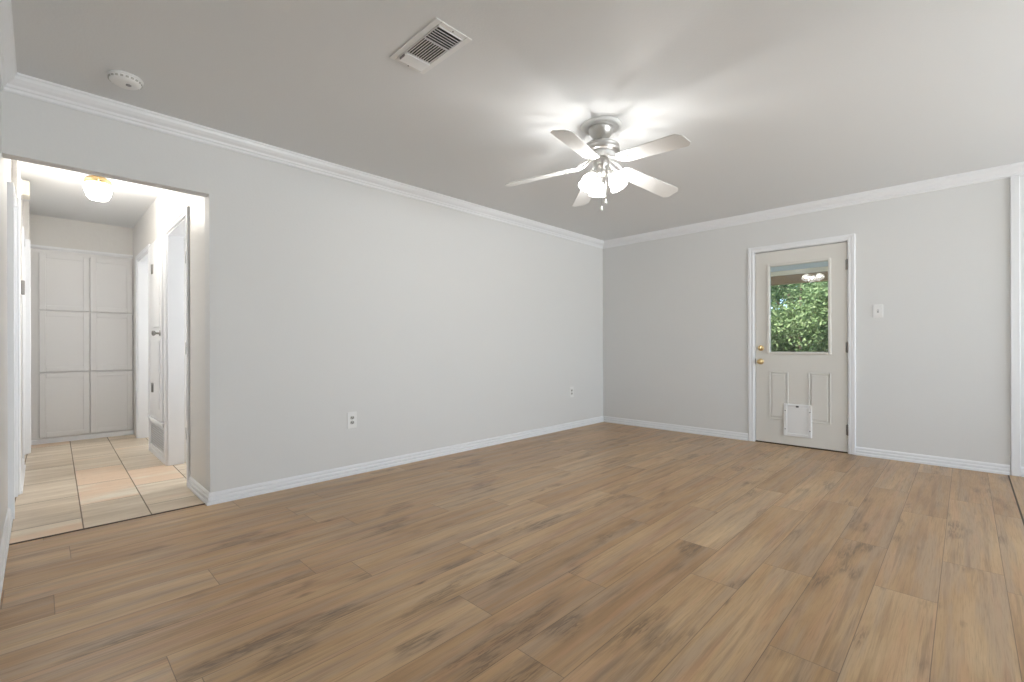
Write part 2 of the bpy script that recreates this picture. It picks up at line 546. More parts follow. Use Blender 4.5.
PW, PY0 = 0.2045, 0.083
phases = {-1: 3.04, 0: 2.53, 1: 1.771, 2: 2.42, 4: 1.148, 5: 1.70, 6: 2.48, 8: 0.297, 9: 2.31, 10: 0.885, 11: 0.55, 12: 0.04, 15: 0.107}
rows = [(-0.235, PY0 - PW, -2)]
for r in range(-1, 18):
    rows.append((PY0 + PW * r, min(PY0 + PW * (r + 1), 3.605), r))
plank_floor('floor', XN - 0.1, XD + 0.1, -0.235, 3.605, rows, 1.257, 11, phases)
rows2 = []
y = -0.243
k = 0
while y > YS - 0.1:
    rows2.append((max(y - PW, YS - 0.1), y, k)); y -= PW; k += 1
plank_floor('floor_extension', XN - 0.1, XD + 0.1, YS - 0.1, -0.243, rows2, 1.257, 29)
s = MB().box((XN, -0.244, -0.02), (XD, -0.234, -0.0005)).build('trim_3', M_SEAM); struct(s)
s = MB().prism([(XN, 3.596), (XO - 0.001, 3.596), (XO - 0.001, 3.612), (XN, 3.612)], -0.01, 0.004, bev=0.002).build('trim_4', M_SEAM); struct(s)
# tiled floor of the hallway and of the rooms beyond its doorways
tf = MB()
tf.quadmesh([(XN - 0.7, 3.605, -0.001), (2.3, 3.605, -0.001), (2.3, 7.3, -0.001), (XN - 0.7, 7.3, -0.001)], [(0, 1, 2, 3)])
struct(tf.build('floor_hall', M_TILE))
sub = MB().box((XN - 0.8, YS - 0.2, -0.30), (XD + 0.12, 7.4, -0.021)).build('floor_slab', M_CONC); struct(sub)

# ------------------------------------------------------------------ ceiling and walls
c_ = MB().box((XN - 0.8, YS - 0.2, H), (XD + 0.12, 7.4, H + 0.12)).build('ceiling', M_CEIL); struct(c_)
w = MB()
w.box((XO, YL, 0), (XD + T, YL + T, H))
w.box((XN, YL, 2.05), (XO, YL + 0.09, H))
struct(w.build('wall_left', M_WALL))
w = MB()
w.box((XD, YS - T, 0), (XD + T, 0.795, H))
w.box((XD, 1.650, 0), (XD + T, YL, H))
w.box((XD, 0.795, 2.055), (XD + T, 1.650, H))
struct(w.build('wall_right', M_WALL))
w = MB()
w.box((XN - T, -0.90, 0), (XN, 4.12, H)); w.box((XN - T, YS - T, 0), (XN, -2.60, H))
w.box((XN - T, -2.60, 0), (XN, -0.90, 0.75)); w.box((XN - T, -2.60, 2.15), (XN, -0.90, H))
struct(w.build('wall_near', M_WALL))
w = MB()                                                        # wall with the two windows
ws = [(1.75, 3.45), (3.65, 5.35)]
w.box((XN, YS - T, 0), (XD, YS, 0.75)); w.box((XN, YS - T, 2.15), (XD, YS, H))
w.box((XN, YS - T, 0.75), (ws[0][0], YS, 2.15)); w.box((ws[0][1], YS - T, 0.75), (ws[1][0], YS, 2.15)); w.box((ws[1][1], YS - T, 0.75), (XD, YS, 2.15))
struct(w.build('wall_window', M_WALL))
for i, (wl, rz) in enumerate((((2.60, YS, 0.75), 0), ((4.50, YS, 0.75), 0), ((XN, -1.75, 0.75), R(-90)))):  # unseen windows for the fill lamps; the near-wall one is made up
    root = empty('window_%d' % (i + 1), wl, rz); root['kind'] = 'structure'
    hw = 0.85
    f = MB()
    for s0, s1 in ((-hw, -hw + 0.05), (hw - 0.05, hw), (-0.02, 0.02)): f.box((s0, -0.09, 0), (s1, -0.03, 1.40), 0.004)
    f.box((-hw, -0.09, 0), (hw, -0.03, 0.05), 0.004); f.box((-hw, -0.09, 1.35), (hw, -0.03, 1.40), 0.004)
    f.build('window_frame', M_TRIM, root)
    MB().box((-hw + 0.04, -0.064, 0.04), (hw - 0.04, -0.060, 1.36)).build('pane', M_GLASS, root)
    cs = MB()
    cs.box((-hw - 0.06, 0, -0.06), (-hw, 0.016, 1.46), 0.004); cs.box((hw, 0, -0.06), (hw + 0.06, 0.016, 1.46), 0.004)
    cs.box((-hw, 0, 1.40), (hw, 0.016, 1.46), 0.004); cs.box((-hw - 0.08, 0, -0.03), (hw + 0.08, 0.05, 0.0), 0.005)
    cs.build('window_casing', M_TRIM, root)

# hallway walls
w = MB()
w.box((-0.255, 4.12, 2.04), (XN, 4.74, H))
w.box((-0.227, 4.74, 0), (-0.107, 5.92, H))
w.box((-0.227, 5.92, 2.04), (-0.107, 6.53, H))
w.box((-0.20, 6.536, 0), (-0.068, 7.4, H))
w.box((-0.86, 4.0, 0), (-0.80, 7.3, H))
struct(w.build('wall_hall_left', M_HALL))
w = MB()
w.box((XO, YL + T, 0), (XO + 0.118, 4.20, H))
w.box((XO, 4.20, 2.045), (XO + 0.118, 5.01, H))
w.box((XO, 5.01, 0), (XO + 0.118, 5.92, H))
w.box((XO, 5.92, 2.03), (XO + 0.118, 6.75, H))
w.box((XO, 6.75, 0), (XO + 0.118, 7.3, H))
struct(w.build('wall_hall_right', M_HALL))
struct(MB().box((-0.20, 7.14, 0), (1.0, 7.3, H)).build('wall_hall_end', M_HALL))
w = MB()
for (ya, yb, za, zb) in ((YL + T, 7.3, 0, 0.9), (YL + T, 7.3, 2.0, H), (YL + T, 4.05, 0.9, 2.0), (4.85, 6.05, 0.9, 2.0), (6.85, 7.3, 0.9, 2.0)):  # openings left for the added side-room fill lamps
    w.box((2.2, ya, za), (2.3, yb, zb))
w.box((XO + 0.118, 5.03, 0), (2.2, 5.09, H)); w.box((XO + 0.118, 5.86, 0), (2.2, 5.91, H)); w.box((1.0, 7.2, 0), (2.2, 7.3, H))
struct(w.build('wall_side_room', M_HALL))

# ------------------------------------------------------------------ trim
struct(MB().sweep([(XO, 4.135), (XO, YL), (XD, YL)], BB).build('baseboard_left', M_TRIM))
b = MB().sweep([(XD, YL - 0.019), (XD, 1.703)], BB)
b.sweep([(XD, 0.750), (XD, -0.250)], BB); b.sweep([(XD, -0.308), (XD, YS)], BB)
struct(b.build('baseboard_right', M_TRIM))
struct(MB().sweep([(XN, YS), (XN, 4.11)], BB).build('baseboard_near', M_TRIM))
struct(MB().sweep([(XD, YS), (XN, YS)], BB).build('baseboard_window', M_TRIM))
b = MB().sweep([(-0.107, 4.80), (-0.107, 5.86)], BB)
struct(b.build('baseboard_hall', M_TRIM))
struct(MB().sweep([(XD, YS), (XN, YS), (XN, YL), (XD, YL), (XD, YS)], CR).build('crown_molding', M_TRIM))
# flat batten where the room was extended
struct(MB().box((XD - 0.020, -0.306, 0), (XD, -0.254, H - 0.094), 0.003).build('trim_2', M_TRIM))

def casing(mb, wallx, out, y0, y1, ztop, w=0.057, t=0.016):
    """door casing on a wall plane X = wallx, projecting to 'out' (+1/-1); stepped profile, mitred look"""
    for (a, b, tt) in ((0.0, w, t * 0.7), (w * 0.55, w - 0.002, t), (0.004, w * 0.35, t * 0.9)):
        mb.box((wallx, y0 - b, 0), (wallx + out * tt, y0 - a, ztop + b), 0.002)
        mb.box((wallx, y1 + a, 0), (wallx + out * tt, y1 + b, ztop + b), 0.002)
        mb.box((wallx, y0 - a, ztop + a), (wallx + out * tt, y1 + a, ztop + b), 0.002)

def jamb(mb, x0, x1, y0, y1, ztop, t=0.018):
    mb.box((x0, y0 - 0.001, 0), (x1, y0 + t, ztop), 0.001)
    mb.box((x0, y1 - t, 0), (x1, y1 + 0.001, ztop), 0.001)
    mb.box((x0, y0 + t, ztop - t), (x1, y1 - t, ztop + 0.001), 0.001)

tr = MB()
casing(tr, XD, -1, 0.806, 1.641, 2.043)
tr.box((XD - 0.004, 1.634, 0), (XD + T, 1.650, 2.055)); tr.box((XD - 0.004, 0.795, 0), (XD + T, 0.811, 2.055)); tr.box((XD - 0.004, 0.811, 2.039), (XD + T, 1.634, 2.055))
tr.box((XD + 0.055, 1.618, 0), (XD + 0.075, 1.634, 2.04)); tr.box((XD + 0.055, 0.811, 0), (XD + 0.075, 0.827, 2.04)); tr.box((XD + 0.055, 0.827, 2.023), (XD + 0.075, 1.618, 2.039))
struct(tr.build('trim_1', M_TRIM))
struct(MB().box((XD + 0.004, 0.811, 0), (XD + T, 1.634, 0.008)).build('door_sill', M_SEAM))

# ------------------------------------------------------------------ exterior door (door_1)
d1 = empty('door_1', (XD + 0.006, 1.2225, 0)); d1['kind'] = 'structure'
# local frame: x into the wall, y across, z up; visible face at x = 0
W2 = 0.4075
def yl(y): return y - 1.2225
gy0, gy1, gz0, gz1 = yl(0.966), yl(1.490), 0.972, 1.872
sl = MB()
sl.box((0, -W2, 0.014), (0.044, W2, gz0)); sl.box((0, -W2, gz1), (0.044, W2, 2.032))
sl.box((0, -W2, gz0), (0.044, gy0, gz1)); sl.box((0, gy1, gz0), (0.044, W2, gz1))
sl.build('door_slab', M_DOOR, d1)
def raised_panel(a, b, z0, z1):
    """embossed panel: sunk groove frame with a raised field"""
    p = MB()
    rim = 0.016
    for (ya, yb, za, zb) in ((a, a + rim, z0, z1), (b - rim, b, z0, z1), (a + rim, b - rim, z0, z0 + rim), (a + rim, b - rim, z1 - rim, z1)):
        p.box((-0.009, ya, za), (0.002, yb, zb), 0.0065)
    p.box((-0.008, a + 0.026, z0 + 0.026), (0.002, b - 0.026, z1 - 0.026), 0.0075)
    return p
raised_panel(yl(1.313), yl(1.497), 0.260, 0.766).build('panel', M_DOOR, d1)
raised_panel(yl(0.944), yl(1.140), 0.260, 0.766).build('panel', M_DOOR, d1)
fr = MB()
oy0, oy1, oz0, oz1 = yl(0.942), yl(1.514), 0.948, 1.898
rw = 0.026
for (ya, yb, za, zb) in ((oy0, oy0 + rw, oz0, oz1), (oy1 - rw, oy1, oz0, oz1), (oy0 + rw, oy1 - rw, oz0, oz0 + rw), (oy0 + rw, oy1 - rw, oz1 - rw, oz1)):
    fr.box((-0.012, ya, za), (0.004, yb, zb), 0.005)
wf = fr.build('window_frame', M_DOOR, d1)
MB().box((0.020, gy0, gz0), (0.025, gy1, gz1)).build('pane', M_GLASS, d1)
def MX(x, y, z): return Matrix.Translation((x, y, z)) @ Matrix.Rotation(R(-90), 4, 'Y')      # lathe axis points to -X (into the room)
kb = MB().lathe([(0.0, 0.0), (0.030, 0.0), (0.031, 0.004), (0.026, 0.008), (0.012, 0.010), (0.011, 0.026), (0.018, 0.031), (0.025, 0.038), (0.027, 0.046), (0.024, 0.055), (0.014, 0.061), (0.0, 0.063)], 28, MX(0, yl(1.577), 0.867), cap=False)
tag(kb.build('knob', M_BRASS, d1), 'round brass knob')
db = MB().lathe([(0.0, 0.0), (0.030, 0.0), (0.031, 0.006), (0.028, 0.014), (0.020, 0.018), (0.0, 0.019)], 28, MX(0, yl(1.574), 1.012), cap=False)
db.box((-0.034, yl(1.574) - 0.004, 1.000), (-0.018, yl(1.574) + 0.004, 1.026), 0.002)
tag(db.build('deadbolt', M_BRASS, d1), 'brass deadbolt with thumb turn')
tag(MB().box((-0.0015, W2 - 0.004, 0.835), (0.03, W2 + 0.001, 0.900)).box((-0.004, W2 - 0.001, 0.845), (0.02, W2 + 0.010, 0.890), 0.002).build('latch_plate', M_STEEL, d1), 'dark steel latch plate')
for hz in (1.815, 1.018, 0.224):
    h = MB().tube([(-0.006, -W2 - 0.002, hz - 0.050), (-0.006, -W2 - 0.002, hz + 0.050)], 0.0075, 12)
    h.box((-0.0016, -W2 - 0.001, hz - 0.048), (0.002, -W2 + 0.012, hz + 0.048))
    h.lathe([(0, 0), (0.005, 0.001), (0.003, 0.006), (0, 0.008)], 10, Matrix.Translation((-0.006, -W2 - 0.002, hz + 0.050)), cap=False)
    tag(h.build('hinge', M_STEEL, d1), 'dark steel hinge')
# pet door set into the slab
py0, py1, pz0, pz1 = yl(1.106), yl(1.356), 0.105, 0.435
pf = MB()
bw = 0.030
for (ya, yb, za, zb) in ((py0, py0 + bw, pz0, pz1), (py1 - bw, py1, pz0, pz1), (py0 + bw, py1 - bw, pz0, pz0 + bw), (py0 + bw, py1 - bw, pz1 - bw, pz1)):
    pf.box((-0.020, ya, za), (0.004, yb, zb), 0.004)
pfo = pf.build('pet_door', M_WHITE, d1)
MB().box((-0.013, py0 + bw, pz0 + bw), (0.002, py1 - bw, pz1 - bw), 0.003).build('flap', M_WHITE, pfo)
yc = (py0 + py1) / 2
tag(MB().box((-0.026, yc - 0.013, pz1 - 0.030), (-0.019, yc + 0.013, pz1 - 0.014), 0.003).build('latch', M_SLOT, pfo), 'small dark latch')
for sy in (py0 + bw / 2, py1 - bw / 2):
    for sz in (pz0 + 0.070, pz1 - 0.070):
        MB().lathe([(0.0, 0.0), (0.006, 0.0), (0.005, 0.002), (0, 0.0025)], 12, MX(-0.0198, sy, sz), cap=False).build('screw', M_GREYP, pfo)

# ------------------------------------------------------------------ hallway joinery
def flat_door(name, x, y0, y1, z0, z1, out, t=0.035):
    """six-panel look interior door in a wall plane; out = direction of its visible face"""
    root = empty(name, (x, (y0 + y1) / 2, 0)); root['kind'] = 'structure'
    hw = (y1 - y0) / 2
    MB().box((0, -hw, z0), (-out * t, hw, z1), 0.001).build('door_slab', M_TRIM, root)
    return root, hw
# left side: two closed doors in their frames
for nm, xd, ya, yb, xj0, xj1 in (('door_2', -0.140, 4.12, 4.74, -0.225, -0.107), ('door_3', -0.160, 5.92, 6.53, -0.215, -0.094)):
    root, hw = flat_door(nm, xd, ya + 0.021, yb - 0.021, 0.010, 2.018, 1)
    for (za, zb) in ((0.2, 0.85), (1.0, 1.85)):
        for sgn in (-1, 1):
            MB().box((-0.002, sgn * hw * 0.5 - hw * 0.32, za), (0.005, sgn * hw * 0.5 + hw * 0.32, zb), 0.004).build('panel', M_TRIM, root)
    tag(MB().lathe([(0, 0), (0.03, 0), (0.03, 0.005), (0.012, 0.009), (0.012, 0.022), (0.025, 0.034), (0.024, 0.05), (0, 0.056)], 20,
        Matrix.Translation((0, -hw + 0.06, 0.93)) @ Matrix.Rotation(R(90), 4, 'Y') @ Matrix.Scale(0.35, 4, (0, 0, 1)), cap=False).build('knob', M_NICKEL, root), 'nickel knob')
    tj = MB(); jamb(tj, xj0, xj1, ya, yb, 2.04)
    struct(tj.build('trim_%d' % (5 if nm == 'door_2' else 6), M_TRIM))
tr = MB()
tr.box((-0.107, 4.742, 0.008), (-0.094, 4.798, 2.095), 0.003)
tr.box((-0.107, 5.862, 0.008), (-0.094, 5.918, 2.095), 0.003); tr.box((-0.107, 5.918, 2.042), (-0.094, 6.53, 2.095), 0.003)
tr.box((-0.10, 6.53, 0.008), (-0.060, 6.585, 2.095), 0.003)
struct(tr.build('trim_7', M_TRIM))
# right side: near doorway (open), utility closet, far doorway (open)
tr = MB()
casing(tr, XO, -1, 4.200, 5.005, 2.035)
jamb(tr, XO, XO + 0.118, 4.200, 5.010, 2.040)
t8 = struct(tr.build('trim_8', M_TRIM))
for hz in (1.03, 0.385, 1.72):
    tag(MB().tube([(XO - 0.004, 4.224, hz - 0.045), (XO - 0.004, 4.224, hz + 0.045)], 0.009, 10).build('hinge', M_STEEL, t8), 'dark steel hinge')
tr = MB()
casing(tr, XO, -1, 5.935, 6.745, 2.025)
jamb(tr, XO, XO + 0.118, 5.92, 6.75, 2.030)
struct(tr.build('trim_9', M_TRIM))
# utility closet: surround, door and grille
tr = MB()
for (ya, yb, za, zb) in ((5.064, 5.110, 0, 2.06), (5.560, 5.875, 0.36, 2.06), (5.110, 5.560, 2.012, 2.06), (5.110, 5.560, 0.335, 0.362)):
    tr.box((XO - 0.012, ya, za), (XO + 0.002, yb, zb), 0.002)
tr.box((XO - 0.030, 5.066, 0.335), (XO + 0.0, 5.873, 0.360), 0.004)
struct(tr.build('trim_10', M_TRIM))
d4 = empty('door_4', (XO - 0.012, 5.335, 0)); d4['kind'] = 'structure'
ds = MB().box((-0.016, -0.222, 0.372), (0.008, 0.222, 2.008), 0.003)
ds.build('door_slab', M_TRIM, d4)
pn = MB()
for (za, zb) in ((0.47, 1.10), (1.22, 1.92)):
    pn.box((-0.022, -0.140, za), (-0.014, 0.140, zb), 0.005)
pn.build('panel', M_TRIM, d4)
for hz in (1.785, 0.655):
    tag(MB().tube([(-0.020, 0.226, hz - 0.045), (-0.020, 0.226, hz + 0.045)], 0.009, 10).box((-0.0185, 0.190, hz - 0.045), (-0.015, 0.262, hz + 0.045)).build('hinge', M_STEEL, d4), 'dark steel hinge')
tag(MB().lathe([(0, 0), (0.026, 0), (0.026, 0.004), (0.010, 0.008), (0.009, 0.030), (0.022, 0.040), (0.024, 0.052), (0.016, 0.060), (0, 0.062)], 20, MX(-0.016, -0.165, 1.165), cap=False).build('knob', M_STEEL, d4), 'dark metal knob')
gr = empty('return_air_grille', (XO, 5.47, 0.055), 0, 'white louvred return air grille low on the hall wall under the small closet door', 'vent')
g = MB()
gw, gh = 0.385, 0.268
for (ya, yb, za, zb) in ((-gw, -gw + 0.03, 0, gh), (gw - 0.03, gw, 0, gh), (-gw + 0.03, gw - 0.03, 0, 0.03), (-gw + 0.03, gw - 0.03, gh - 0.03, gh)):
    g.box((-0.014, ya, za), (0.0, yb, zb), 0.003)
g.build('frame', M_TRIM, gr)
lv = MB()
for k in range(9):
    z = 0.040 + k * 0.022
    lv.box((-0.002, -gw + 0.03, -0.011), (0.001, gw - 0.03, 0.011), 0, Matrix.Translation((-0.006, 0, z + 0.006)) @ Matrix.Rotation(R(-35), 4, 'Y'))
lv.build('louvers', M_TRIM, gr)
b = MB().sweep([(XO, 5.925), (XO, 5.066)], [(0, 0), (0.014, 0), (0.014, 0.045), (0.008, 0.053), (0, 0.053)])
struct(b.build('baseboard_closet', M_TRIM))

# built-in linen cabinet at the end of the hall
lc = empty('linen_cabinet', (0.395, YE, 0), 0, 'tall white built in linen cabinet with six panel doors at the end of the hallway', 'cabinet')
f = MB()
xl, xr = -0.068 - 0.395 + 0.003, XO - 0.395 - 0.002
f.box((xl, 0, 0.0), (xr, 0.019, 2.105))
f.build('face_frame', M_CAB, lc)
cm = MB()
cm.prism([(0, 2.100), (-0.022, 2.120), (-0.026, 2.138), (0, 2.138)], xl, xr, Matrix(((0, 0, 1, 0), (1, 0, 0, 0), (0, 1, 0, 0), (0, 0, 0, 1))))
cm.build('top_trim', M_TRIM, lc)
MB().sweep([(xl, 0), (xr, 0)], [(0, 0), (0.010, 0), (0.010, 0.042), (0.004, 0.050), (0, 0.050)]).build('kick_board', M_TRIM, lc)
def cab_door(w, z0, z1):
    d = MB()
    hw = w / 2
    st = 0.052
    for (xa, xb, za, zb) in ((-hw, -hw + st, z0, z1), (hw - st, hw, z0, z1), (-hw + st, hw - st, z0, z0 + st), (-hw + st, hw - st, z1 - st, z1)):
        d.box((xa, -0.019, za), (xb, -0.001, zb), 0.003)
    d.box((-hw + st - 0.002, -0.0145, z0 + st - 0.002), (hw - st + 0.002, -0.001, z1 - st + 0.002))
    return d
for xa, xb in ((-0.004, 0.398), (0.405, 0.790 - 0.012)):
    for za, zb in ((0.064, 0.760), (0.774, 1.432), (1.446, 2.062)):
        cab_door(xb - xa, za, zb).build('cabinet_door', M_CAB, lc, ((xa + xb) / 2 - 0.395, 0, 0))

# hallway ceiling light
hl = empty('hall_ceiling_light', (0.336, 5.03, H), 0, 'small flush ceiling light with brass base and lit ribbed glass in the hallway', 'ceiling light')
hb = MB().lathe([(0.0, 0.0), (0.062, 0.0), (0.064, -0.006), (0.050, -0.020), (0.040, -0.034), (0.046, -0.048), (0.072, -0.058), (0.082, -0.068), (0.085, -0.082), (0.081, -0.098), (0.074, -0.106), (0.0, -0.104)], 36, cap=False)
for k in range(3):
    a = 2 * PI * k / 3 + 0.5
    hb.lathe([(0, 0), (0.006, 0), (0.006, 0.016), (0, 0.018)], 10, Matrix.Rotation(a, 4, 'Z') @ Matrix.Translation((0.080, 0, -0.088)) @ Matrix.Rotation(R(90), 4, 'Y'), cap=False)
tag(hb.build('base', M_BRASS, hl), 'polished brass base')
b2 = MB()
prof = [(0.068, -0.098), (0.080, -0.108), (0.087, -0.124), (0.086, -0.146), (0.079, -0.178), (0.068, -0.208), (0.055, -0.228), (0.0, -0.234)]
nseg = 64
vs = []
for r, z in prof:
    for k in range(nseg):
        rr = r * (1 + 0.035 * math.cos(12 * 2 * PI * k / nseg) * min(1, r / 0.06))
        vs.append((rr * math.cos(2 * PI * k / nseg), rr * math.sin(2 * PI * k / nseg), z))
fs = [(i * nseg + k, i * nseg + (k + 1) % nseg, (i + 1) * nseg + (k + 1) % nseg, (i + 1) * nseg + k) for i in range(len(prof) - 1) for k in range(nseg)]
b2.quadmesh(vs, fs)
for fc in b2.bm.faces: fc.smooth = True
tag(b2.build('glass_shade', M_HSHADE, hl), 'lit clear white ribbed glass shade')
bulb_light(hl, (0, 0, -0.170), 17.0, 0.03, (1.0, 0.95, 0.87))

# things on the hall's left wall
th = empty('thermostat', (-0.107, 5.36, 1.455), 0, 'small grey wall thermostat on the left wall of the hallway', 'thermostat')
MB().box((0, -0.055, 0), (0.006, 0.055, 0.125), 0.002).build('back_plate', M_WHITE, th)
MB().box((0.005, -0.045, 0.008), (0.027, 0.045, 0.117), 0.006, seg=2).build('cover', M_GREYP, th)
ch = empty('door_chime', (-0.107, 5.74, 2.325), 0, 'small cream box high on the hallway left wall just under the ceiling', 'door chime')
MB().box((0, -0.085, 0), (0.052, 0.085, 0.125), 0.007, seg=2).build('cover', mat('cream_plastic', (0.76, 0.72, 0.63), 0.4), ch)
MB().box((-0.002, -0.092, -0.006), (0.007, 0.092, 0.131), 0.002).build('back_plate', M_WHITE, ch)

# ------------------------------------------------------------------ outlets, switch
def outlet(loc, rz, label):
    o = empty('wall_outlet', loc, rz, label, 'outlet', 'wall outlets')
    MB().box((-0.041, 0, -0.066), (0.041, 0.007, 0.066), 0.003, seg=2).build('cover_plate', M_WHITE, o)
    for sz in (0.0195, -0.0195):
        s_ = MB().prism([(0.0165 * math.cos(a) * 1.0, max(-0.012, min(0.012, 0.0175 * math.sin(a)))) for a in [2 * PI * k / 24 for k in range(24)]], 0.0, 0.0035,
                        Matrix.Translation((0, 0.0065, sz)) @ Matrix.Rotation(R(-90), 4, 'X'))
        so = s_.build('socket', M_SOCK, o)
        h = MB()
        h.box((-0.0092, 0.0098, sz - 0.003), (-0.0052, 0.0108, sz + 0.009)); h.box((0.0052, 0.0098, sz - 0.003), (0.0092, 0.0108, sz + 0.009))
        h.box((-0.003, 0.0098, sz - 0.009), (0.003, 0.0108, sz - 0.004))
        tag(h.build('slots', M_SLOT, so), 'dark slots')
    MB().lathe([(0, 0), (0.004, 0), (0.003, 0.0015), (0, 0.002)], 10, Matrix.Translation((0, 0.007, 0)) @ Matrix.Rotation(R(-90), 4, 'X'), cap=False).build('screw', M_NICKEL, o)
    return o
outlet((1.776, YL, 0.443), PI, 'white wall outlet low on the left wall nearer the hallway opening')
outlet((4.708, YL, 0.458), PI, 'white wall outlet low on the left wall near the far corner')
sw = empty('light_switch', (XD, 0.580, 1.354), R(90), 'white light switch on the wall to the right of the door', 'light switch')
MB().box((-0.037, 0, -0.060), (0.037, 0.006, 0.060), 0.003, seg=2).build('cover_plate', M_WHITE, sw)
MB().box((-0.006, 0.004, -0.013), (0.006, 0.0075, 0.013), 0.001).build('toggle_collar', M_GREYP, sw)
MB().box((-0.0045, 0.0, -0.010), (0.0045, 0.016, -0.002), 0.0015, Matrix.Translation((0, 0.003, 0.004)) @ Matrix.Rotation(R(25), 4, 'X')).build('toggle', M_WHITE, sw)

# ------------------------------------------------------------------ smoke detector
sd = empty('smoke_detector', (0.322, 3.180, H), 0, 'round white smoke detector on the ceiling near the hallway', 'smoke detector')
MB().lathe([(0, 0), (0.074, 0), (0.076, -0.004), (0.074, -0.010), (0, -0.010)], 40, cap=False).build('base', M_WHITE, sd)
MB().lathe([(0.068, -0.010), (0.070, -0.016), (0.066, -0.026), (0.056, -0.034), (0.040, -0.037), (0.0, -0.038)], 40, cap=False).build('cover', M_WHITE, sd)
v = MB()
for k in range(20):
    a0 = 2 * PI * k / 20
    v.box((0.0660, -0.006, -0.024), (0.0715, 0.006, -0.016), 0.0, Matrix.Rotation(a0, 4, 'Z'))
v.build('vents', M_SOCK, sd)
MB().lathe([(0, -0.037), (0.012, -0.037), (0.012, -0.041), (0.009, -0.043), (0, -0.043)], 20, Matrix.Translation((0.012, -0.012, 0)), cap=False).build('button', M_GREYP, sd)

# ------------------------------------------------------------------ ceiling register
cv = empty('ceiling_vent', (1.310, 1.832, H), 0, 'rectangular white three-way air register on the ceiling', 'vent')
hx, hy = 0.102, 0.195
fr = MB()
bx_ = 0.030
for (xa, xb, ya, yb) in ((-hx, -hx + bx_, -hy, hy), (hx - bx_, hx, -hy, hy), (-hx + bx_, hx - bx_, -hy, -hy + bx_), (-hx + bx_, hx - bx_, hy - bx_, hy)):
    fr.box((xa, ya, -0.005), (xb, yb, 0.0), 0.002)
ix, iy = hx - bx_, hy - bx_
for (xa, xb, ya, yb) in ((-ix, -ix + 0.004, -iy, iy), (ix - 0.004, ix, -iy, iy), (-ix, ix, -iy, -iy + 0.004), (-ix, ix, iy - 0.004, iy)):
    fr.box((xa, ya, -0.009), (xb, yb, -0.001))
fr.build('frame', M_WHITE, cv)
tag(MB().box((-ix + 0.004, -iy + 0.004, -0.0015), (ix - 0.004, iy - 0.004, -0.0005)).build('backing', M_SLOT, cv), 'dark sheet standing in for duct shade')  # shade inside the duct painted as a flat dark sheet under the ceiling
va = MB()
ny0, ny1 = -iy + 0.006, -iy + 0.106
for k in range(6):
    y = ny0 + 0.014 + k * 0.0165
    va.box((-ix + 0.004, -0.0008, -0.006), (ix - 0.004, 0.0008, 0.006), 0, Matrix.Translation((0, y, -0.0085)) @ Matrix.Rotation(R(-38), 4, 'X'))
va.build('end_vanes', M_WHITE, cv)
vb = MB()
for k in range(10):
    x = -ix + 0.012 + k * 0.0133
    vb.box((-0.0008, -iy + 0.112, -0.006), (0.0008, iy - 0.075, 0.006), 0, Matrix.Translation((x, 0, -0.0085)) @ Matrix.Rotation(R(56), 4, 'Y'))
vb.box((-ix + 0.004, -iy + 0.106, -0.0125), (ix - 0.004, -iy + 0.108, -0.002)); vb.box((-ix + 0.004, iy - 0.073, -0.0155), (ix - 0.004, iy - 0.069, -0.002))
vb.build('middle_vanes', M_WHITE, cv)
vc = MB()
for k in range(5):
    y = iy - 0.064 + k * 0.0145
    vc.box((-ix + 0.004, -0.0008, -0.0085), (ix - 0.004, 0.0008, 0.0085), 0, Matrix.Translation((0, y, -0.0085)) @ Matrix.Rotation(R(52), 4, 'X'))
vc.build('end_vanes', M_WHITE, cv)
MB().box((-ix + 0.001, iy - 0.058, -0.020), (-ix + 0.006, iy - 0.016, -0.006), 0.001).build('damper_lever', M_GREYP, cv)
for sy in (-hy + 0.014, hy - 0.014):
    MB().lathe([(0, -0.007), (0.004, -0.007), (0.003, -0.009), (0, -0.0095)], 10, Matrix.Translation((0, sy, 0)), cap=False).build('screw', M_GREYP, cv)

# ------------------------------------------------------------------ ceiling fan
FX, FY = 2.555, 1.690
cf = empty('ceiling_fan', (FX, FY, H), 0, 'white five-blade ceiling fan with nickel motor and three lit glass shades', 'ceiling fan')
MB().lathe([(0.0, 0.0), (0.130, 0.0), (0.130, -0.006), (0.122, -0.014), (0.108, -0.018), (0.100, -0.014), (0.092, -0.016), (0.0, -0.016)], 48, cap=False).build('medallion', M_BLADE, cf)
MB().lathe([(0.078, -0.014), (0.080, -0.020), (0.078, -0.034), (0.066, -0.062), (0.046, -0.084), (0.030, -0.092), (0.0, -0.093)], 40, cap=False).build('canopy', M_NICKEL, cf)
MB().tube([(0, 0, -0.088), (0, 0, -0.125)], 0.0115, 16).lathe([(0.0, -0.092), (0.021, -0.094), (0.020, -0.102), (0.012, -0.106)], 20, cap=False).build('down_rod', M_NICKEL, cf)
MB().lathe([(0.0, -0.110), (0.024, -0.111), (0.030, -0.118), (0.075, -0.122), (0.104, -0.127), (0.116, -0.136), (0.118, -0.146), (0.114, -0.150), (0.118, -0.156), (0.118, -0.172),
            (0.112, -0.180), (0.100, -0.184), (0.0, -0.184)], 48, cap=False).build('motor_housing', M_NICKEL, cf)
fw = MB().lathe([(0.0, -0.182), (0.086, -0.183), (0.088, -0.190), (0.082, -0.204), (0.070, -0.209), (0.0, -0.209)], 48, cap=False)
for k in range(20):
    fw.box((0.060, -0.003, -0.206), (0.0865, 0.003, -0.188), 0.001, Matrix.Rotation(2 * PI * k / 20, 4, 'Z'))
fw.build('flywheel', M_BLADE, cf)
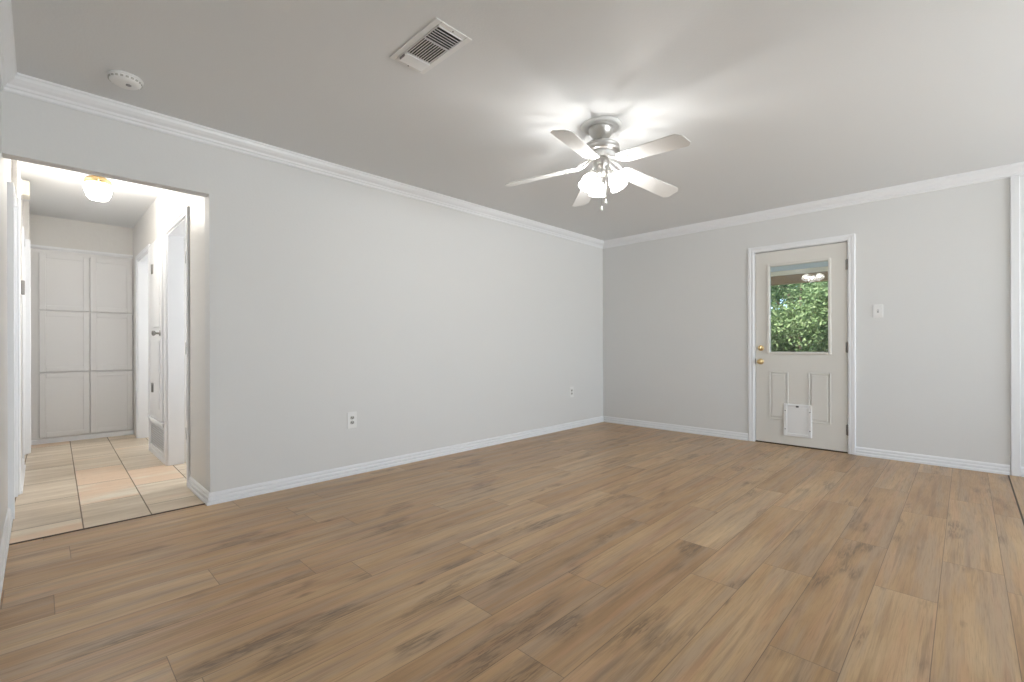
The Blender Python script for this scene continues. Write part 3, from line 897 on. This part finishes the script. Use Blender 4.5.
MB().lathe([(0.0, -0.208), (0.040, -0.208), (0.048, -0.216), (0.052, -0.226), (0.052, -0.262), (0.046, -0.276), (0.034, -0.284), (0.034, -0.296), (0.042, -0.304), (0.040, -0.318), (0.024, -0.330), (0.010, -0.342), (0.0, -0.345)], 36, cap=False).build('switch_housing', M_NICKEL, cf)

def blade_outline():
    L0, L1 = 0.155, 0.648
    w0, w1 = 0.056, 0.069
    pts = []
    for a in [R(90 + 30 * k) for k in range(7)]:
        pts.append((L0 + 0.030 + 0.030 * math.cos(a), w0 * math.sin(a)) if abs(math.sin(a)) < 0.99 else (L0 + 0.030, w0 * math.sin(a)))
    cc = 0.030
    pts += [(L1 - cc, -w1), (L1 - cc * 0.42, -w1 + 0.015), (L1, -w1 + cc), (L1, w1 - cc), (L1 - cc * 0.42, w1 - 0.015), (L1 - cc, w1)]
    return pts
ROOT_Z = 2.205 - H
# angle (deg) and height of each blade's tip
for ang, tipz in ((-166.0, 2.180), (-102.5, 2.143), (-18.5, 2.120), (48.6, 2.146), (117.5, 2.148)):
    tz = tipz - H
    r0, r1 = 0.155, 0.648
    slope = math.atan2(ROOT_Z - tz, r1 - r0)
    MA = Matrix.Rotation(R(ang), 4, 'Z')
    MBl = MA @ Matrix.Translation((r0, 0, ROOT_Z)) @ Matrix.Rotation(slope, 4, 'Y') @ Matrix.Translation((-r0, 0, 0)) @ Matrix.Rotation(R(-12), 4, 'X')
    bo = MB().prism(blade_outline(), -0.0028, 0.0028, MBl, bev=0.0015).build('blade', M_BLADE, cf)
    ir = MB()
    zb = ROOT_Z
    # iron: plate under the blade with two scrolled arms reaching up to the flywheel
    ir.prism([(0.150, -0.012), (0.165, -0.030), (0.190, -0.036), (0.215, -0.026), (0.238, -0.006), (0.246, 0.0), (0.238, 0.006), (0.215, 0.026), (0.190, 0.036), (0.165, 0.030), (0.150, 0.012)], -0.0075, -0.0035, MBl, bev=0.001)
    for sg in (-1, 1):
        pts = []
        for k in range(9):
            s = k / 8
            pts.append((0.062 + 0.105 * s, sg * (0.008 + 0.020 * math.sin(s * PI * 0.9)), -0.205 + (zb - 0.006 + 0.205) * (s ** 0.8)))
        ir.tube(pts, [0.006 + 0.002 * math.sin(PI * k / 8) for k in range(9)], 8, MA)
    ir.box((0.048, -0.020, -0.214), (0.086, 0.020, -0.204), 0.003, MA)
    for q in ((0.175, 0.0), (0.205, 0.016), (0.205, -0.016)):
        ir.lathe([(0, -0.0075), (0.005, -0.0075), (0.004, -0.0105), (0, -0.011)], 10, MBl @ Matrix.Translation((q[0], q[1], 0)), cap=False)
    ir.build('blade_iron', M_BLADE, bo)

# light kit: three bell shades
for ang in (45.6, 165.6, 285.6):
    MA = Matrix.Rotation(R(ang), 4, 'Z')
    tip = 27
    arm = MB()
    arm.tube([(0.030, 0, -0.302), (0.046, 0, -0.300), (0.058, 0, -0.303), (0.066, 0, -0.312)], 0.0085, 12, MA)
    MS = MA @ Matrix.Translation((0.066, 0, -0.312)) @ Matrix.Rotation(R(-tip), 4, 'Y')
    arm.lathe([(0.0, 0.006), (0.016, 0.004), (0.026, -0.004), (0.029, -0.014), (0.029, -0.026), (0.026, -0.026), (0.024, -0.014), (0.0, -0.010)], 24, MS, cap=False)
    ao_ = arm.build('lamp_arm', M_NICKEL, cf)
    sh = MB()
    prof = [(0.025, -0.018), (0.030, -0.024), (0.044, -0.036), (0.054, -0.054), (0.058, -0.074), (0.058, -0.094), (0.061, -0.108), (0.067, -0.118), (0.0645, -0.118), (0.055, -0.094), (0.054, -0.074), (0.050, -0.054), (0.040, -0.038), (0.026, -0.026)]
    prof = [(r_ * 0.86, -0.010 + z_ * 0.90) for r_, z_ in prof]
    sh.lathe(prof, 32, MS, cap=False)
    so = tag(sh.build('lamp_shade', M_SHADE, cf), 'lit frosted white bell glass shade')
    bp_ = MS @ Vector((0, 0, -0.070))
    bulb_light(cf, bp_, 3.9, 0.014, (1.0, 0.985, 0.955))
# pull chains with white fobs
for (cx, cy, zt, zb) in ((0.010, -0.030, -0.290, -0.478), (-0.026, -0.022, -0.285, -0.530)):
    pc = MB()
    nb = int((zt - zb) / 0.006)
    pc.tube([(cx, cy, zt), (cx, cy, zb)], 0.0014, 6)
    po = pc.build('pull_chain', M_NICKEL, cf)
    MB().lathe([(0, 0.0), (0.003, -0.001), (0.0045, -0.010), (0.0075, -0.022), (0.006, -0.030), (0, -0.032)], 14, Matrix.Translation((cx, cy, zb)), cap=False).build('fob', M_BLADE, po)

# ------------------------------------------------------------------ outside: porch, lawn, fence, trees
struct(MB().box((XD + T, -6, -0.16), (40, 14, -0.14)).build('ground', M_LAWN))
struct(MB().box((XD + T, -3.2, -0.14), (8.9, 5.5, -0.03)).build('porch_slab', M_CONC))
struct(MB().box((XD + T, -3.4, 2.20), (8.35, 5.6, 2.30)).build('porch_roof', M_PORCH))
pb = MB().box((8.12, -3.3, 2.00), (8.26, 5.5, 2.13), 0.006).build('porch_beam', M_BEAM)
tag(pb, 'brown timber porch beam seen through the top of the door window', 'beam')
fa = MB().box((8.10, -3.3, 2.13), (8.30, 5.5, 2.20), 0.004).build('porch_fascia', M_FASCIA)
struct(fa)
for py in (-2.9, 5.1):
    pp = MB().box((8.13, py - 0.06, -0.03), (8.25, py + 0.06, 2.00), 0.006).build('porch_post', M_BEAM)
    tag(pp, 'square timber post holding up the %s end of the porch beam' % ('right' if py < 0 else 'left'), 'post')

def tree(name, loc, crown, n, lm, label, seed, size=0.07, trunk=0.10, zlow=0.3):
    rnd = random.Random(seed)
    root = empty(name, loc, 0, label, 'tree', 'trees beyond the porch')
    cx, cy, cz, rx, ry, rz = crown
    t = MB()
    pts = [(0, 0, 0), (0.05, 0.03, cz * 0.4), (0.0, 0.08, cz * 0.8), (0.05, 0.05, cz + rz * 0.5)]
    t.tube(pts, [trunk, trunk * 0.8, trunk * 0.6, trunk * 0.25], 10)
    for k in range(9):
        a = rnd.uniform(0, 2 * PI); z0 = rnd.uniform(cz * 0.4, cz * 1.0)
        e = (rx * 0.75 * math.cos(a), ry * 0.75 * math.sin(a), z0 + rnd.uniform(0.2, 0.8))
        t.tube([(0, 0, z0), (e[0] * 0.5, e[1] * 0.5, z0 + 0.2), e], [trunk * 0.35, trunk * 0.22, trunk * 0.08], 6)
    t.build('trunk', M_BARK, root)
    clumps = []
    for k in range(46):
        d = Vector((rnd.gauss(0, 1), rnd.gauss(0, 1), rnd.gauss(0, 1))).normalized() * rnd.uniform(0.45, 1.0)
        clumps.append((Vector((cx + d.x * rx, cy + d.y * ry, max(zlow, cz + d.z * rz))), rnd.uniform(0.28, 0.55)))
    verts, faces = [], []
    for k in range(n):
        c, cr = clumps[rnd.randrange(len(clumps))]
        d = Vector((rnd.gauss(0, 1), rnd.gauss(0, 1), rnd.gauss(0, 0.8))).normalized() * cr * rnd.uniform(0.3, 1.0)
        p = c + d
        if p.z < 0.05: continue
        nrm = (d.normalized() * 0.5 + Vector((rnd.gauss(0, 0.6), rnd.gauss(0, 0.6), 0.6 + rnd.gauss(0, 0.5)))).normalized()
        ax = nrm.cross(Vector((rnd.gauss(0, 1), rnd.gauss(0, 1), rnd.gauss(0, 1)))).normalized()
        bx = nrm.cross(ax)
        s = size * rnd.uniform(0.6, 1.3)
        i = len(verts)
        verts += [p - ax * s, p + bx * s * 0.42 + nrm * s * 0.12, p + ax * s, p - bx * s * 0.42 + nrm * s * 0.12]
        faces += [(i, i + 1, i + 2, i + 3)]
    me = bpy.data.meshes.new('foliage')
    me.from_pydata([tuple(v) for v in verts], [], faces)
    me.materials.append(lm)
    o = bpy.data.objects.new('foliage', me)
    col.objects.link(o)
    o.parent = root
    return root
tree('leafy_tree', (10.4, 2.25, -0.14), (0, 0, 1.75, 1.1, 1.75, 1.45), 34000, M_LEAF, 'bright green leafy tree filling most of the door window', 4, 0.042, 0.055)
tree('shade_tree', (14.6, 3.4, -0.14), (0, 0, 3.0, 1.5, 1.6, 2.0), 16000, M_LEAFD, 'dark green taller tree standing behind the bright leafy tree', 8, 0.07, 0.14)
tree('shade_tree', (13.0, 6.9, -0.14), (0, 0, 2.6, 1.4, 1.4, 2.2), 9000, M_LEAFD, 'dark green tree to the left of the bright leafy tree', 12, 0.08, 0.14)
tree('shade_tree', (12.8, -1.6, -0.14), (0, 0, 2.6, 1.4, 1.4, 2.2), 9000, M_LEAFD, 'dark green tree to the right of the bright leafy tree', 15, 0.08, 0.14)
fe = empty('wood_fence', (16.5, 2.5, -0.14), 0, 'weathered plank fence standing behind all of the trees', 'fence')
f = MB()
for k in range(90):
    f.box((0, -7.2 + k * 0.16, 0.02), (0.022, -7.2 + k * 0.16 + 0.152, 1.80 + 0.01 * (k % 3)), 0.003)
f.build('boards', M_FENCE, fe)
f = MB()
for z in (0.35, 1.45): f.box((0.022, -7.2, z), (0.06, 7.2, z + 0.09), 0.004)
f.build('rails', M_FENCE, fe)
